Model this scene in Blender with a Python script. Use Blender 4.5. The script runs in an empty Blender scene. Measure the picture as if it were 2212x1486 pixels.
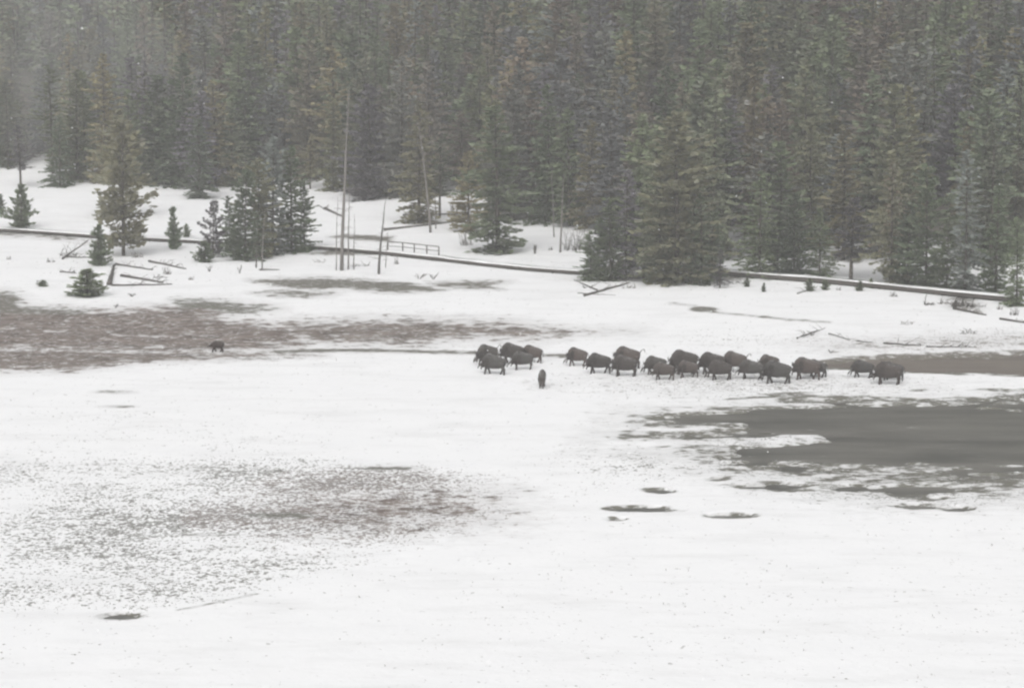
import bpy, math, random
import numpy as np
from mathutils import Vector, Matrix
R = math.radians
S = bpy.context.scene

# ------------------------------------------------------------------ camera, world, sun, exposure
PW, PH = 2212.0, 1486.0          # size of the photograph
FPX = 6272.0                     # focal length in photo pixels
CAMZ = 38.5
PITCH = math.atan((PH/2 + 186)/FPX)
cd = bpy.data.cameras.new('camera'); cam = bpy.data.objects.new('camera', cd)
S.collection.objects.link(cam); S.camera = cam
cam.location = (0, 0, CAMZ); cam.rotation_euler = (math.pi/2 - PITCH, 0, 0)
cd.sensor_width = 36; cd.sensor_fit = 'HORIZONTAL'; cd.lens = 36*FPX/PW
cd.dof.use_dof = True; cd.dof.focus_distance = 60; cd.dof.aperture_fstop = 2.5
cd.clip_start = 0.5; cd.clip_end = 6000

SUN_EL, SUN_AZ = R(42), R(190)
w = bpy.data.worlds.new('World'); S.world = w; w.use_nodes = True
nt = w.node_tree; bg = nt.nodes['Background']
sky = nt.nodes.new('ShaderNodeTexSky'); sky.sky_type = 'NISHITA'; sky.sun_disc = False
sky.sun_elevation = SUN_EL; sky.sun_rotation = SUN_AZ
sky.air_density = 1.0; sky.dust_density = 6.0; sky.ozone_density = 1.0
hs = nt.nodes.new('ShaderNodeHueSaturation'); hs.inputs['Saturation'].default_value = 0.12
nt.links.new(sky.outputs[0], hs.inputs['Color']); nt.links.new(hs.outputs[0], bg.inputs['Color'])
bg.inputs['Strength'].default_value = 0.14
sd = bpy.data.lights.new('sun', 'SUN'); sd.energy = 1.15; sd.angle = R(60); sd.color = (1, .985, .96)
sun = bpy.data.objects.new('sun', sd); S.collection.objects.link(sun)
sun.rotation_euler = (R(90)-SUN_EL, 0, R(180)-SUN_AZ)
S.view_settings.view_transform = 'Standard'; S.view_settings.look = 'None'
S.view_settings.gamma = 1; S.view_settings.exposure = 0.0
S.view_settings.use_curve_mapping = False
S.render.engine = 'CYCLES'
S.cycles.filter_width = 1.9
S.cycles.volume_bounces = 2
S.cycles.max_bounces = 6

# ------------------------------------------------------------------ small helpers
col = S.collection
def tag(o, label=None, cat=None, group=None, kind=None):
    if label: o['label'] = label
    if cat: o['category'] = cat
    if group: o['group'] = group
    if kind: o['kind'] = kind
    return o
def empty(name, loc, rz=0.0, sc=1.0):
    o = bpy.data.objects.new(name, None); col.objects.link(o)
    o.empty_display_size = .3
    o.location = loc; o.rotation_euler = (0, 0, rz)
    o.scale = (sc, sc, sc) if not isinstance(sc, tuple) else sc
    return o
def link(name, me, parent=None, mat=None):
    o = bpy.data.objects.new(name, me); col.objects.link(o)
    if mat is not None and not me.materials: me.materials.append(mat)
    if parent is not None: o.parent = parent
    return o
def copy_tree(o, parent=None):
    c = o.copy(); col.objects.link(c)
    if parent is not None: c.parent = parent
    for ch in list(o.children): copy_tree(ch, c)
    return c

def fade(t): return t*t*t*(t*(t*6-15)+10)
def hash2(ix, iy, s):
    ix = ix.astype(np.int64); iy = iy.astype(np.int64)
    h = (ix*374761393 + iy*668265263 + s*982451653) & 0x7fffffff
    h = ((h ^ (h >> 13))*1274126177) & 0x7fffffff
    h = (h ^ (h >> 16)) & 0xffff
    return h/65535.0
def vnoise(x, y, s=0):
    ix = np.floor(x); iy = np.floor(y); fx = fade(x-ix); fy = fade(y-iy)
    a = hash2(ix, iy, s); b = hash2(ix+1, iy, s); c = hash2(ix, iy+1, s); d = hash2(ix+1, iy+1, s)
    return (a*(1-fx)+b*fx)*(1-fy) + (c*(1-fx)+d*fx)*fy
def fbm(x, y, s=0, o=4):
    v = 0.0; a = .5; t = 0
    for i in range(o):
        v = v + a*vnoise(x*(2**i)+i*17.3, y*(2**i)-i*9.1, s+i*7); t += a; a *= .5
    return v/t
def sstep(a, b, x):
    t = np.clip((x-a)/(b-a), 0, 1); return t*t*(3-2*t)

cp, sp = math.cos(PITCH), math.sin(PITCH)
def project(x, y, z):                       # world -> photo pixels
    dz = z - CAMZ
    dep = y*cp - dz*sp
    up = y*sp + dz*cp
    dep = np.maximum(dep, 1e-3)
    return PW/2 + FPX*x/dep, PH/2 - FPX*up/dep
def ray(px, py):
    a = (px-PW/2)/FPX; b = (PH/2-py)/FPX
    return a, cp + b*sp, -sp + b*cp          # dx, dy, dz

def polyfield(px, py, pts, soft, ys=3.0):
    """signed distance to a polygon (positive inside), scaled to 0..1 over +-soft"""
    P = np.array(pts, float); X = px; Y = py*ys; Q = P*np.array([1, ys])
    inside = np.zeros(X.shape, bool); dmin = np.full(X.shape, 1e9)
    n = len(Q)
    for i in range(n):
        x0, y0 = Q[i]; x1, y1 = Q[(i+1) % n]
        dx, dy = x1-x0, y1-y0
        t = np.clip(((X-x0)*dx + (Y-y0)*dy)/(dx*dx+dy*dy+1e-9), 0, 1)
        d = np.hypot(X-(x0+t*dx), Y-(y0+t*dy)); dmin = np.minimum(dmin, d)
        c = ((y0 > Y) != (y1 > Y))
        if y1 != y0: inside ^= c & (X < (x1-x0)*(Y-y0)/(y1-y0)+x0)
    sdv = np.where(inside, dmin, -dmin)
    return np.clip(.5 + .5*sdv/soft, 0, 1)
def ell(px, py, cx, cy, rx, ry, soft=.5):
    r = np.hypot((px-cx)/rx, (py-cy)/ry)
    return np.clip(1 - (r-1+soft)/(2*soft), 0, 1)
def stroke(px, py, pts, wd, soft, ys=3.0):
    d = np.full(px.shape, 1e9)
    for (x0, y0), (x1, y1) in zip(pts[:-1], pts[1:]):
        dx, dy = x1-x0, (y1-y0)*ys
        t = np.clip(((px-x0)*dx+(py-y0)*ys*dy)/(dx*dx+dy*dy), 0, 1)
        d = np.minimum(d, np.hypot(px-(x0+t*dx), (py-y0)*ys-t*dy))
    return np.clip(.5+.5*(wd-d)/soft, 0, 1)

# ------------------------------------------------------------------ terrain
EDGE_PX = [(-300, 400), (0, 388), (110, 404), (300, 412), (430, 422), (640, 404), (760, 424), (870, 440), (1000, 452), (1080, 492),
           (1200, 488), (1290, 545), (1500, 585), (1700, 590), (1850, 592), (1950, 600), (2100, 612), (2212, 625), (2500, 650)]
ex, ey = [], []
for (a, b) in EDGE_PX:
    dx, dy, dz = ray(a, b); t = CAMZ/-dz; ex.append(dx*t); ey.append(dy*t)
ex = np.array(ex); ey = np.array(ey); _o = np.argsort(ex); ex = ex[_o]; ey = ey[_o]
def edge_y(x): return np.interp(x, ex, ey)
_xs = np.linspace(-400, 400, 801)
_k = np.exp(-np.linspace(-2.5, 2.5, 81)**2); _k /= _k.sum()
_es = np.convolve(np.pad(edge_y(_xs), 40, mode='edge'), _k, 'valid')
def hill_y(x): return np.interp(x, _xs, _es) + 12
def snow_tongue(px, py):
    a = stroke(px, py, [(1330, 964), (1560, 960), (1680, 956), (1740, 948)], 12, 34)*(.75+.5*vnoise(px/38, py/7, 3))
    b = stroke(px, py, [(1340, 930), (1460, 932), (1540, 928)], 8, 12)*.8
    c = stroke(px, py, [(1560, 1000), (1700, 992)], 3, 10)*.5 + stroke(px, py, [(1960, 895), (2200, 902)], 5, 16)*.45
    return np.clip(np.maximum(np.maximum(a, b), c), 0, 1)
def water_mask(px, py, x, y):
    n = fbm(x/9, y/3.2, 5, 5)-.5; n2 = fbm(x/2.2, y/1.1, 9, 2)-.5
    pool = polyfield(px, py, [(1560, 900), (1640, 886), (1740, 874), (1900, 876), (2300, 870), (2500, 880), (2500, 1010), (2300, 1014),
        (2170, 1012), (2060, 1000), (1960, 1002), (1850, 1008), (1700, 1008), (1590, 1010), (1600, 990), (1660, 972), (1735, 952), (1580, 957), (1450, 952), (1430, 944),
        (1500, 940), (1560, 926), (1440, 922), (1420, 914), (1520, 902)], 95)
    streak = polyfield(px, py, [(1850, 1026), (2050, 1016), (2230, 1030), (2150, 1052), (1990, 1068), (1900, 1048)], 60)*.47
    riv = polyfield(px, py, [(1780, 788), (1850, 780), (1960, 776), (2100, 772), (2212, 768), (2500, 766), (2500, 830), (2212, 813), (2000, 805), (1790, 799)], 26)
    m = np.maximum(pool, streak)
    m = m + (n*1.5+n2*1.0)*np.where(m > .02, 1, 0)*(1-.85*sstep(.7, 1, m))
    m = m*(1-.9*snow_tongue(px, py))
    sm = 0*px
    for c in [(1385, 1103, 58, 6), (1332, 1125, 18, 2.5), (1577, 1118, 42, 5), (1690, 1055, 56, 8), (1625, 1055, 26, 4.5), (1425, 1063, 28, 5), (1840, 1057, 34, 6),
              (260, 1335, 38, 6), (1550, 1038, 26, 4), (1980, 1098, 40, 5), (2070, 1103, 26, 4)]:
        sm = np.maximum(sm, ell(px, py, *c, soft=.65) + (n*.35+n2*.7)*(ell(px, py, *c, soft=.9) > 0)*(0 if c[0] == 260 else 1))
    riv2 = riv + (n*.5+n2*.5)*(riv > .02)*(1-sstep(.8, 1, riv))
    strm = stroke(px, py, [(-100, 742), (300, 750), (600, 758)], 12, 16)*.62*0
    return np.clip(np.maximum(np.maximum(m, sm), np.maximum(riv2, strm)), 0, 1), riv
def ground_z(x, y, px=None, py=None):
    x = np.asarray(x, float); y = np.asarray(y, float)
    if px is None: px, py = project(x, y, 0)
    wm, _ = water_mask(px, py, x, y)
    z = .12 + .35*fbm(x/28, y/28, 2, 3)*sstep(250, 300, y)*(1-sstep(.1, .5, wm)) + .05*fbm(x/5, y/5, 3, 2)
    bank = polyfield(px, py, [(1780, 742), (1900, 738), (2212, 720), (2500, 720), (2500, 764), (2212, 765), (2000, 770), (1800, 778)], 40)
    z = z + .22*bank*(px > 1000)
    z = z - .24*sstep(.34, .66, wm)
    t = y-hill_y(x)
    sft = 9*np.logaddexp(0, t/9)
    h = .2*np.minimum(sft, 170) + .42*np.clip(sft-170, 0, 260) + .1*np.clip(sft-430, 0, 900)
    return z + h + sstep(0, 60, t)*(fbm(x/45, y/45, 8, 3)-.5)*7
def at(px, py):                             # photo pixel -> point on the terrain
    dx, dy, dz = ray(px, py); t = 120.0; t0 = CAMZ/-dz
    if t0*dy < float(edge_y(t0*dx))+4: t = t0*.965
    for i in range(900):
        x, y, z = dx*t, dy*t, CAMZ+dz*t
        g = float(ground_z(np.array([x]), np.array([y]))[0])
        if z <= g+.02: break
        t += max(.05, min(3, (z-g)*.8))
    return Vector((x, y, g))
def mpx(p):                                 # metres per photo pixel at a point
    return (p.y*cp - (p.z-CAMZ)*sp)/FPX

xs = np.concatenate([[-1500, -1000, -600, -350, -240, -170, -135], np.arange(-110, 110.1, .36), [135, 170, 240, 350, 600, 1000, 1500]])
ys = np.concatenate([[-300, -150, 0, 60, 100, 120, 132], np.arange(139, 345, .42), np.arange(345, 440, .8), np.arange(440, 620, 3), [640, 680, 740, 820, 950, 1100, 1300, 1500]])
GX, GY = np.meshgrid(xs, ys); gx = GX.ravel(); gy = GY.ravel()
gpx, gpy = project(gx, gy, 0)
near = gy > 60
gpx = np.where(near, gpx, 0); gpy = np.where(near, gpy, 3000)
gz = ground_z(gx, gy, gpx, gpy)
nx, ny = len(xs), len(ys)
I = np.arange(nx*ny).reshape(ny, nx)
F = np.stack([I[:-1, :-1], I[:-1, 1:], I[1:, 1:], I[1:, :-1]], -1).reshape(-1, 4)

def mesh_np(name, V, Fq, attrs=None, matidx=None, smooth=False):
    me = bpy.data.meshes.new(name)
    V = np.asarray(V, np.float32); Fq = np.asarray(Fq, np.int32); k = Fq.shape[1]
    me.vertices.add(len(V)); me.vertices.foreach_set('co', V.ravel())
    me.loops.add(Fq.size); me.loops.foreach_set('vertex_index', Fq.ravel())
    me.polygons.add(len(Fq)); me.polygons.foreach_set('loop_start', np.arange(0, Fq.size, k, dtype=np.int32))
    if matidx is not None: me.polygons.foreach_set('material_index', np.asarray(matidx, np.int32))
    if smooth: me.polygons.foreach_set('use_smooth', np.ones(len(Fq), bool))
    me.update(calc_edges=True)
    for n, (dom, a) in (attrs or {}).items():
        at_ = me.attributes.new(n, 'FLOAT', dom); at_.data.foreach_set('value', np.asarray(a, np.float32))
    return me

# bare-ground fields
def fields(px, py, x, y):
    bare = 0*px; br = 0*px; sk = 0*px
    def add(v, brown):
        nonlocal bare, br
        br = np.where(v > bare, brown, br); bare = np.maximum(bare, v)
    add(polyfield(px, py, [(-400, 650), (20, 640), (60, 668), (240, 674), (340, 668), (440, 655), (600, 672), (480, 690), (640, 706), (680, 752), (560, 764), (420, 768), (200, 764), (-400, 760)], 60)*.77, 1)
    bare = bare - .42*stroke(px, py, [(-200, 712), (0, 714), (150, 722), (300, 731), (450, 733), (560, 742), (700, 752)], 5, 14)*sstep(.3, .6, fbm(x/2.5, y/1.5, 61, 2))
    add(polyfield(px, py, [(380, 654), (450, 655), (600, 672), (520, 686), (380, 678)], 40)*.9, .0)
    add(polyfield(px, py, [(-400, 640), (30, 640), (50, 668), (200, 676), (200, 690), (-400, 690)], 40)*.95, .2)
    add(polyfield(px, py, [(600, 698), (900, 692), (1100, 700), (1200, 712), (1300, 722), (1150, 740), (1000, 738), (900, 752), (700, 748), (600, 745)], 70)*.74, .9)
    add(polyfield(px, py, [(1100, 708), (1250, 710), (1400, 716), (1380, 728), (1150, 732)], 60)*.5, .3)
    add(polyfield(px, py, [(-400, 748), (300, 758), (650, 765), (700, 772), (500, 780), (290, 790), (150, 806), (-400, 806)], 40)*.74, .9)
    add(polyfield(px, py, [(540, 612), (700, 607), (880, 618), (960, 632), (860, 640), (740, 630), (640, 632)], 30)*.95, .15)
    add(polyfield(px, py, [(540, 640), (640, 632), (740, 640), (700, 648), (600, 648)], 30)*.75, .2)
    add(polyfield(px, py, [(930, 616), (1010, 612), (1100, 613), (1060, 622), (1080, 631), (1000, 630), (930, 624)], 30)*.8, .2)
    add(polyfield(px, py, [(665, 556), (720, 545), (860, 548), (830, 556), (740, 557)], 16)*.95, .2)
    add(polyfield(px, py, [(710, 518), (740, 513), (850, 516), (845, 528), (780, 524)], 16)*.95, .2)
    add(polyfield(px, py, [(740, 430), (800, 426), (860, 432), (800, 438)], 16)*.8, .2)
    add(polyfield(px, py, [(-400, 505), (0, 500), (160, 510), (200, 530), (60, 520), (-400, 515)], 26)*.55, .3)
    add(stroke(px, py, [(600, 762), (760, 760), (900, 762), (1030, 766), (1230, 772)], 12, 12)*.8, .1)
    add(stroke(px, py, [(1450, 662), (1500, 668), (1530, 680), (1600, 686), (1700, 696), (1790, 702)], 5, 10)*.75, .1)
    add(ell(px, py, 1520, 675, 30, 6, .4)*.95, .1)
    add(polyfield(px, py, [(1700, 742), (1900, 735), (2100, 728), (2500, 730), (2500, 766), (2050, 770), (1800, 776)], 70)*.42, .7)
    add(stroke(px, py, [(1790, 788), (1850, 782), (1950, 779), (2050, 775), (2212, 772), (2400, 770)], 20, 14)*.95, .3)
    add(polyfield(px, py, [(2040, 640), (2110, 645), (2120, 680), (2050, 672)], 30)*.7, .2)
    add(ell(px, py, 1480, 608, 240, 8, .6)*.55, .1)
    add(ell(px, py, 840, 1016, 70, 4, .6)*.7, .0)
    add(polyfield(px, py, [(560, 1120), (700, 1070), (900, 1050), (1080, 1075), (1105, 1125), (900, 1150), (700, 1150)], 170)*.62, 1)
    add(ell(px, py, 245, 850, 42, 4, .7)*.62, .1); add(ell(px, py, 255, 882, 36, 3.5, .7)*.55, .1)
    add(ell(px, py, 620, 1118, 90, 8, .6)*.6, .0)
    add(ell(px, py, 440, 1160, 60, 5, .6)*.55, .0)
    add(stroke(px, py, [(390, 1322), (460, 1308), (550, 1288)], 4, 8)*.8, 0)
    add(polyfield(px, py, [(1350, 896), (1560, 880), (1740, 866), (2400, 862), (2400, 1080), (1900, 1095), (1560, 1030), (1280, 960)], 150)*.55, 0)
    # speckle
    sk = np.maximum(sk, polyfield(px, py, [(-400, 990), (400, 985), (760, 985), (1110, 1020), (1120, 1120), (900, 1180), (700, 1236), (520, 1292), (300, 1325), (-400, 1340)], 90))
    sk = np.maximum(sk, .95*ell(px, py, 650, 1100, 330, 110, .6)+.0)
    sk = sk*(.60+.42*ell(px, py, 780, 1110, 400, 90, .95))
    sk = np.maximum(sk, .42*polyfield(px, py, [(-400, 900), (300, 880), (760, 940), (500, 1010), (-400, 1010)], 150))
    sk = np.maximum(sk, .5*polyfield(px, py, [(1130, 960), (1400, 930), (1600, 1010), (1500, 1070), (1150, 1110)], 150))
    sk = np.maximum(sk, .5*polyfield(px, py, [(1400, 900), (2300, 860), (2400, 1100), (1900, 1110), (1500, 1060)], 100))
    sk = np.maximum(sk, .6*polyfield(px, py, [(1400, 700), (1800, 720), (2400, 700), (2400, 770), (1500, 770)], 100))
    sk = np.maximum(sk, .5*polyfield(px, py, [(-400, 700), (600, 740), (1300, 740), (1000, 780), (-400, 820)], 100))
    sk = sk*(.35+1.25*fbm(x/9, y/7, 31, 4)) 
    sk = np.maximum(sk, .17+.1*fbm(x/11, y/11, 41, 2))
    add(ell(px, py, 1620, 835, 420, 26, .9)*.26, .2); add(ell(px, py, 1600, 818, 360, 14, .8)*.34, .1)
    sk = np.maximum(sk, .62*ell(px, py, 1620, 835, 450, 34, .8))
    hillm = sstep(-6, 22, y-hill_y(x))
    add(hillm*1.15*(1-ell(px, py, 66, 190, 30, 45, .5)), .35)
    return bare, br, sk
bare, br, sk = fields(gpx, gpy, gx, gy)
wm_, _ = water_mask(gpx, gpy, gx, gy); bare = np.maximum(bare, sstep(.0, .36, wm_)*.62)*(1-.85*snow_tongue(gpx, gpy))
gme = mesh_np('ground', np.stack([gx, gy, gz], -1), F, {'bare': ('POINT', bare), 'brown': ('POINT', br), 'speck': ('POINT', sk)}, smooth=True)

# ------------------------------------------------------------------ materials
class NT:
    def __init__(s, name):
        s.m = bpy.data.materials.new(name); s.m.use_nodes = True
        s.t = s.m.node_tree; s.b = s.t.nodes['Principled BSDF']
        s.b.inputs['Roughness'].default_value = .9
        s.b.inputs['Specular IOR Level'].default_value = .15
    def n(s, typ, **kw):
        nd = s.t.nodes.new(typ)
        for k, v in kw.items():
            if k.startswith('i_'): nd.inputs[k[2:].replace('_', ' ')].default_value = v
            else: setattr(nd, k, v)
        return nd
    def l(s, a, b): s.t.links.new(a, b)
    def math(s, op, a, b=None, clamp=False):
        nd = s.n('ShaderNodeMath', operation=op, use_clamp=clamp)
        for i, v in enumerate([a, b]):
            if v is None: continue
            if isinstance(v, (int, float)): nd.inputs[i].default_value = v
            else: s.l(v, nd.inputs[i])
        return nd.outputs[0]
    def attr(s, n): return s.n('ShaderNodeAttribute', attribute_name=n).outputs['Fac']
    def mix(s, f, a, b):
        nd = s.n('ShaderNodeMix', data_type='RGBA')
        if isinstance(f, (int, float)): nd.inputs['Factor'].default_value = f
        else: s.l(f, nd.inputs['Factor'])
        for k, v in ((6, a), (7, b)):
            if isinstance(v, tuple): nd.inputs[k].default_value = (*v, 1)
            else: s.l(v, nd.inputs[k])
        return nd.outputs[2]
    def noise(s, sc, det=4, rough=.55, vec=None, dim='3D', w_=None):
        nd = s.n('ShaderNodeTexNoise'); nd.inputs['Scale'].default_value = sc
        nd.inputs['Detail'].default_value = det; nd.inputs['Roughness'].default_value = rough
        if vec is not None: s.l(vec, nd.inputs['Vector'])
        return nd.outputs['Fac']
    def pos(s, scale=(1, 1, 1), world=True):
        if world: v = s.n('ShaderNodeNewGeometry').outputs['Position']
        else: v = s.n('ShaderNodeTexCoord').outputs['Object']
        mp = s.n('ShaderNodeMapping'); mp.inputs['Scale'].default_value = scale
        s.l(v, mp.inputs['Vector']); return mp.outputs[0]
    def ramp(s, f, stops):
        r = s.n('ShaderNodeValToRGB'); s.l(f, r.inputs[0]); e = r.color_ramp.elements
        while len(e) < len(stops): e.new(.5)
        for i, (p, c) in enumerate(stops):
            e[i].position = p; e[i].color = (*c, 1) if isinstance(c, tuple) else (c, c, c, 1)
        return r.outputs[0]

# snow covered ground
g = NT('snowy_ground'); P = g.pos()
n1 = g.noise(.55, 8, .62, P); n1b = g.noise(2.6, 4, .6, g.pos((.45, 1, 1)))
nn = g.math('ADD', g.math('MULTIPLY', n1, .6), g.math('MULTIPLY', n1b, .4))
nn = g.math('MULTIPLY', g.math('SUBTRACT', nn, .5), 4.6)
bf = g.math('ADD', g.attr('bare'), g.math('MULTIPLY', nn, .55))
bare_f = g.ramp(bf, [(.42, 0.0), (.62, 1.0)])
fl = g.noise(4.8, 4, .65, g.pos((.85, .6, 1)))
fl2 = g.noise(.9, 3, .6, P)
thr = g.math('ADD', g.math('ADD', fl, g.math('MULTIPLY', g.attr('speck'), .30)), g.math('MULTIPLY', g.math('SUBTRACT', fl2, .5), .4))
speck_f = g.math('MAXIMUM', g.ramp(thr, [(.735, 0.0), (.80, 1.0)]), g.ramp(g.noise(2.4, 1, .5, g.pos((1, .6, 1))), [(.75, 0.0), (.80, .55)]))
soil_g = g.mix(n1b, (.085, .083, .07), (.20, .195, .165))
soil_b = g.mix(g.ramp(g.noise(.45, 6, .65, P), [(.35, 0.0), (.65, 1.0)]), (.088, .070, .060), (.24, .20, .178))
soil = g.mix(g.attr('brown'), soil_g, soil_b)
snow = g.mix(g.noise(.25, 5, .6, P), (.80, .805, .815), (.88, .882, .887))
snow = g.mix(g.math('MULTIPLY', g.ramp(g.noise(.33, 7, .68, g.pos((.3, 1, 1))), [(.5, 0.0), (.72, 1.0)]), .38), snow, (.62, .62, .62))
c1 = g.mix(g.math('MULTIPLY', speck_f, .82), snow, g.mix(.25, soil, (.13, .125, .115)))
thin = g.math('MULTIPLY', g.ramp(g.math('ADD', g.attr('bare'), g.math('MULTIPLY', nn, .2)), [(.1, 0.0), (.6, 1.0)]), .42)
c1 = g.mix(thin, c1, soil)
c2 = g.mix(bare_f, c1, soil)
c2 = g.mix(g.math('MULTIPLY', g.ramp(g.noise(3.1, 4, .65, g.pos((.5, 1, 1))), [(.57, 0.0), (.66, 1.0)]), g.math('MULTIPLY', g.math('MULTIPLY', bare_f, .75), g.ramp(g.attr('bare'), [(.92, 1.0), (1.0, 0.0)]))), c2, snow)
g.l(c2, g.b.inputs['Base Color'])
bmp = g.n('ShaderNodeBump'); bmp.inputs['Strength'].default_value = .35; bmp.inputs['Distance'].default_value = .12
g.l(g.noise(1.6, 6, .6, P), bmp.inputs['Height']); g.l(bmp.outputs[0], g.b.inputs['Normal'])
tag(link('ground', gme, None, g.m), kind='structure')

def water_mat(name, a, b, rough=.25, ior=1.33, spec=.35):
    m = NT(name); c = m.mix(m.ramp(m.noise(.22, 7, .65, m.pos((.35, 1, 1))), [(.35, 0.0), (.65, 1.0)]), a, b)
    c = m.mix(m.ramp(m.noise(1.1, 5, .7, m.pos((.35, 1, 1))), [(.66, 0.0), (.72, .75)]), c, (.7, .7, .7))
    m.l(c, m.b.inputs['Base Color']); m.b.inputs['Roughness'].default_value = rough
    m.b.inputs['Specular IOR Level'].default_value = spec
    bp = m.n('ShaderNodeBump'); bp.inputs['Strength'].default_value = .25; bp.inputs['Distance'].default_value = .03
    m.l(m.noise(2.5, 4, .6, m.pos((.6, 1, 1))), bp.inputs['Height']); m.l(bp.outputs[0], m.b.inputs['Normal'])
    return m.m
def sheet(name, x0, x1, y0, y1, z, m):
    n = 24; X, Y = np.meshgrid(np.linspace(x0, x1, n), np.linspace(y0, y1, n)); J = np.arange(n*n).reshape(n, n)
    Fq = np.stack([J[:-1, :-1], J[:-1, 1:], J[1:, 1:], J[1:, :-1]], -1).reshape(-1, 4)
    return link(name, mesh_np(name, np.stack([X.ravel(), Y.ravel(), 0*X.ravel()+z], -1), Fq), None, m)
tag(sheet('water', -90, 100, 145, 238, 0, water_mat('pool_water', (.055, .054, .045), (.15, .143, .125), .35, spec=.25)), kind='structure')
tag(sheet('river', 20, 100, 238.5, 256, 0, water_mat('river_water', (.12, .10, .085), (.19, .163, .14), .4, spec=.2)), kind='structure')

def foliage(name, stops, frost=.20, fc=(.34, .35, .34)):
    m = NT(name)
    oi = m.n('ShaderNodeObjectInfo').outputs['Random']
    f = m.math('FRACT', m.math('ADD', oi, m.attr('rnd')))
    c = m.mix(.15, m.ramp(f, stops), (.13, .13, .085))
    tone = m.math('ADD', .82, m.math('MULTIPLY', m.math('FRACT', m.math('ADD', m.math('MULTIPLY', oi, 7.31), m.math('MULTIPLY', m.math('FLOOR', m.math('MULTIPLY', m.attr('rnd'), 8.99)), .37))), .85))
    vm = m.n('ShaderNodeVectorMath', operation='SCALE'); m.l(c, vm.inputs[0]); m.l(tone, vm.inputs['Scale']); c = vm.outputs[0]
    nz = m.noise(.55, 3, .6, m.pos()); c = m.mix(m.math('MULTIPLY', m.math('SUBTRACT', nz, .35, clamp=True), 1.2), c, m.mix(.6, c, (.21, .21, .18)))
    fr = m.math('MULTIPLY', m.ramp(m.attr('frost'), [(.55, 0.0), (.95, 1.0)]), frost)
    c = m.mix(fr, c, fc)
    m.l(c, m.b.inputs['Base Color']); m.b.inputs['Roughness'].default_value = .8
    # thin needles let some light through
    tr = m.n('ShaderNodeBsdfTranslucent'); m.l(c, tr.inputs['Color'])
    mx = m.n('ShaderNodeMixShader'); mx.inputs[0].default_value = .2
    m.l(m.b.outputs[0], mx.inputs[1]); m.l(tr.outputs[0], mx.inputs[2])
    m.l(mx.outputs[0], m.t.nodes['Material Output'].inputs['Surface'])
    return m.m
M = {}
STOPS = [(0, (0.088, 0.131, 0.070)), (.15, (0.149, 0.184, 0.096)), (.30, (0.206, 0.166, 0.088)), (.45, (0.105, 0.149, 0.096)), (.58, (0.189, 0.137, 0.102)), (.70, (0.149, 0.175, 0.166)), (.82, (0.126, 0.112, 0.140)), (.92, (0.175, 0.201, 0.123)), (1, (0.088, 0.131, 0.070))]
M['needles'] = foliage('conifer_needles', STOPS)
M['green'] = foliage('green_needles', [(0, (0.088, 0.126, 0.070)), (.5, (0.137, 0.172, 0.091)), (1, (0.088, 0.126, 0.070))], .25)
M['rust'] = foliage('rusty_olive_needles', [(0, (.165, .15, .09)), (.5, (.135, .135, .08)), (1, (.165, .15, .09))], .35)
M['grey'] = foliage('grey_violet_needles', [(0, (0.096, 0.088, 0.112)), (.5, (0.123, 0.112, 0.133)), (1, (0.096, 0.088, 0.112))], .25)
def barkmat(name, a, b, sc=(6, 6, 1.2)):
    m = NT(name); c = m.mix(m.noise(3, 5, .65, m.pos(sc, False)), a, b); m.l(c, m.b.inputs['Base Color'])
    bp = m.n('ShaderNodeBump'); bp.inputs['Strength'].default_value = .5; bp.inputs['Distance'].default_value = .03
    m.l(m.noise(6, 4, .6, m.pos(sc, False)), bp.inputs['Height']); m.l(bp.outputs[0], m.b.inputs['Normal']); return m.m
M['bark'] = barkmat('conifer_bark', (.05, .042, .036), (.12, .105, .09))
M['dead'] = barkmat('weathered_dead_wood', (.12, .11, .105), (.22, .205, .19))
M['darkwood'] = barkmat('wet_dark_wood', (.05, .046, .042), (.13, .12, .108))
M['plank'] = barkmat('boardwalk_timber', (.045, .04, .036), (.12, .108, .096), (1, 1, 8))
ms = NT('fresh_snow'); ms.l(ms.mix(ms.noise(1.5, 4, .6, ms.pos()), (.80, .805, .815), (.88, .882, .887)), ms.b.inputs['Base Color']); M['snow'] = ms.m
def furmat(name, stops, sc=9):
    m = NT(name); oi = m.n('ShaderNodeObjectInfo').outputs['Random']
    c = m.ramp(oi, stops); nz = m.noise(sc, 5, .7, m.pos((1, 1, .5), False))
    c = m.mix(m.math('MULTIPLY', nz, .55), c, m.mix(.75, c, (.0, .0, .0)))
    sx = m.n('ShaderNodeSeparateXYZ'); m.l(m.n('ShaderNodeNewGeometry').outputs['Normal'], sx.inputs[0])
    sn = m.math('MULTIPLY', m.ramp(sx.outputs[2], [(.35, 0.0), (.95, 1.0)]), m.ramp(m.noise(5, 5, .7, m.pos()), [(.45, 0.0), (.7, 1.0)]))
    c = m.mix(m.math('MULTIPLY', sn, .35), c, (.6, .6, .6))
    m.l(c, m.b.inputs['Base Color'])
    bp = m.n('ShaderNodeBump'); bp.inputs['Strength'].default_value = .8; bp.inputs['Distance'].default_value = .03
    m.l(m.noise(22, 4, .7, m.pos((1, 1, .35), False)), bp.inputs['Height']); m.l(bp.outputs[0], m.b.inputs['Normal']); return m.m
M['fur'] = furmat('bison_fur', [(0, (.050, .045, .042)), (.4, (.096, .077, .069)), (.7, (.080, .075, .069)), (1, (.058, .055, .053))])
M['mane'] = furmat('bison_mane', [(0, (.032, .028, .027)), (1, (.058, .049, .045))])
M['bear'] = furmat('bear_fur', [(0, (.042, .028, .023)), (1, (.045, .03, .025))])
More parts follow.
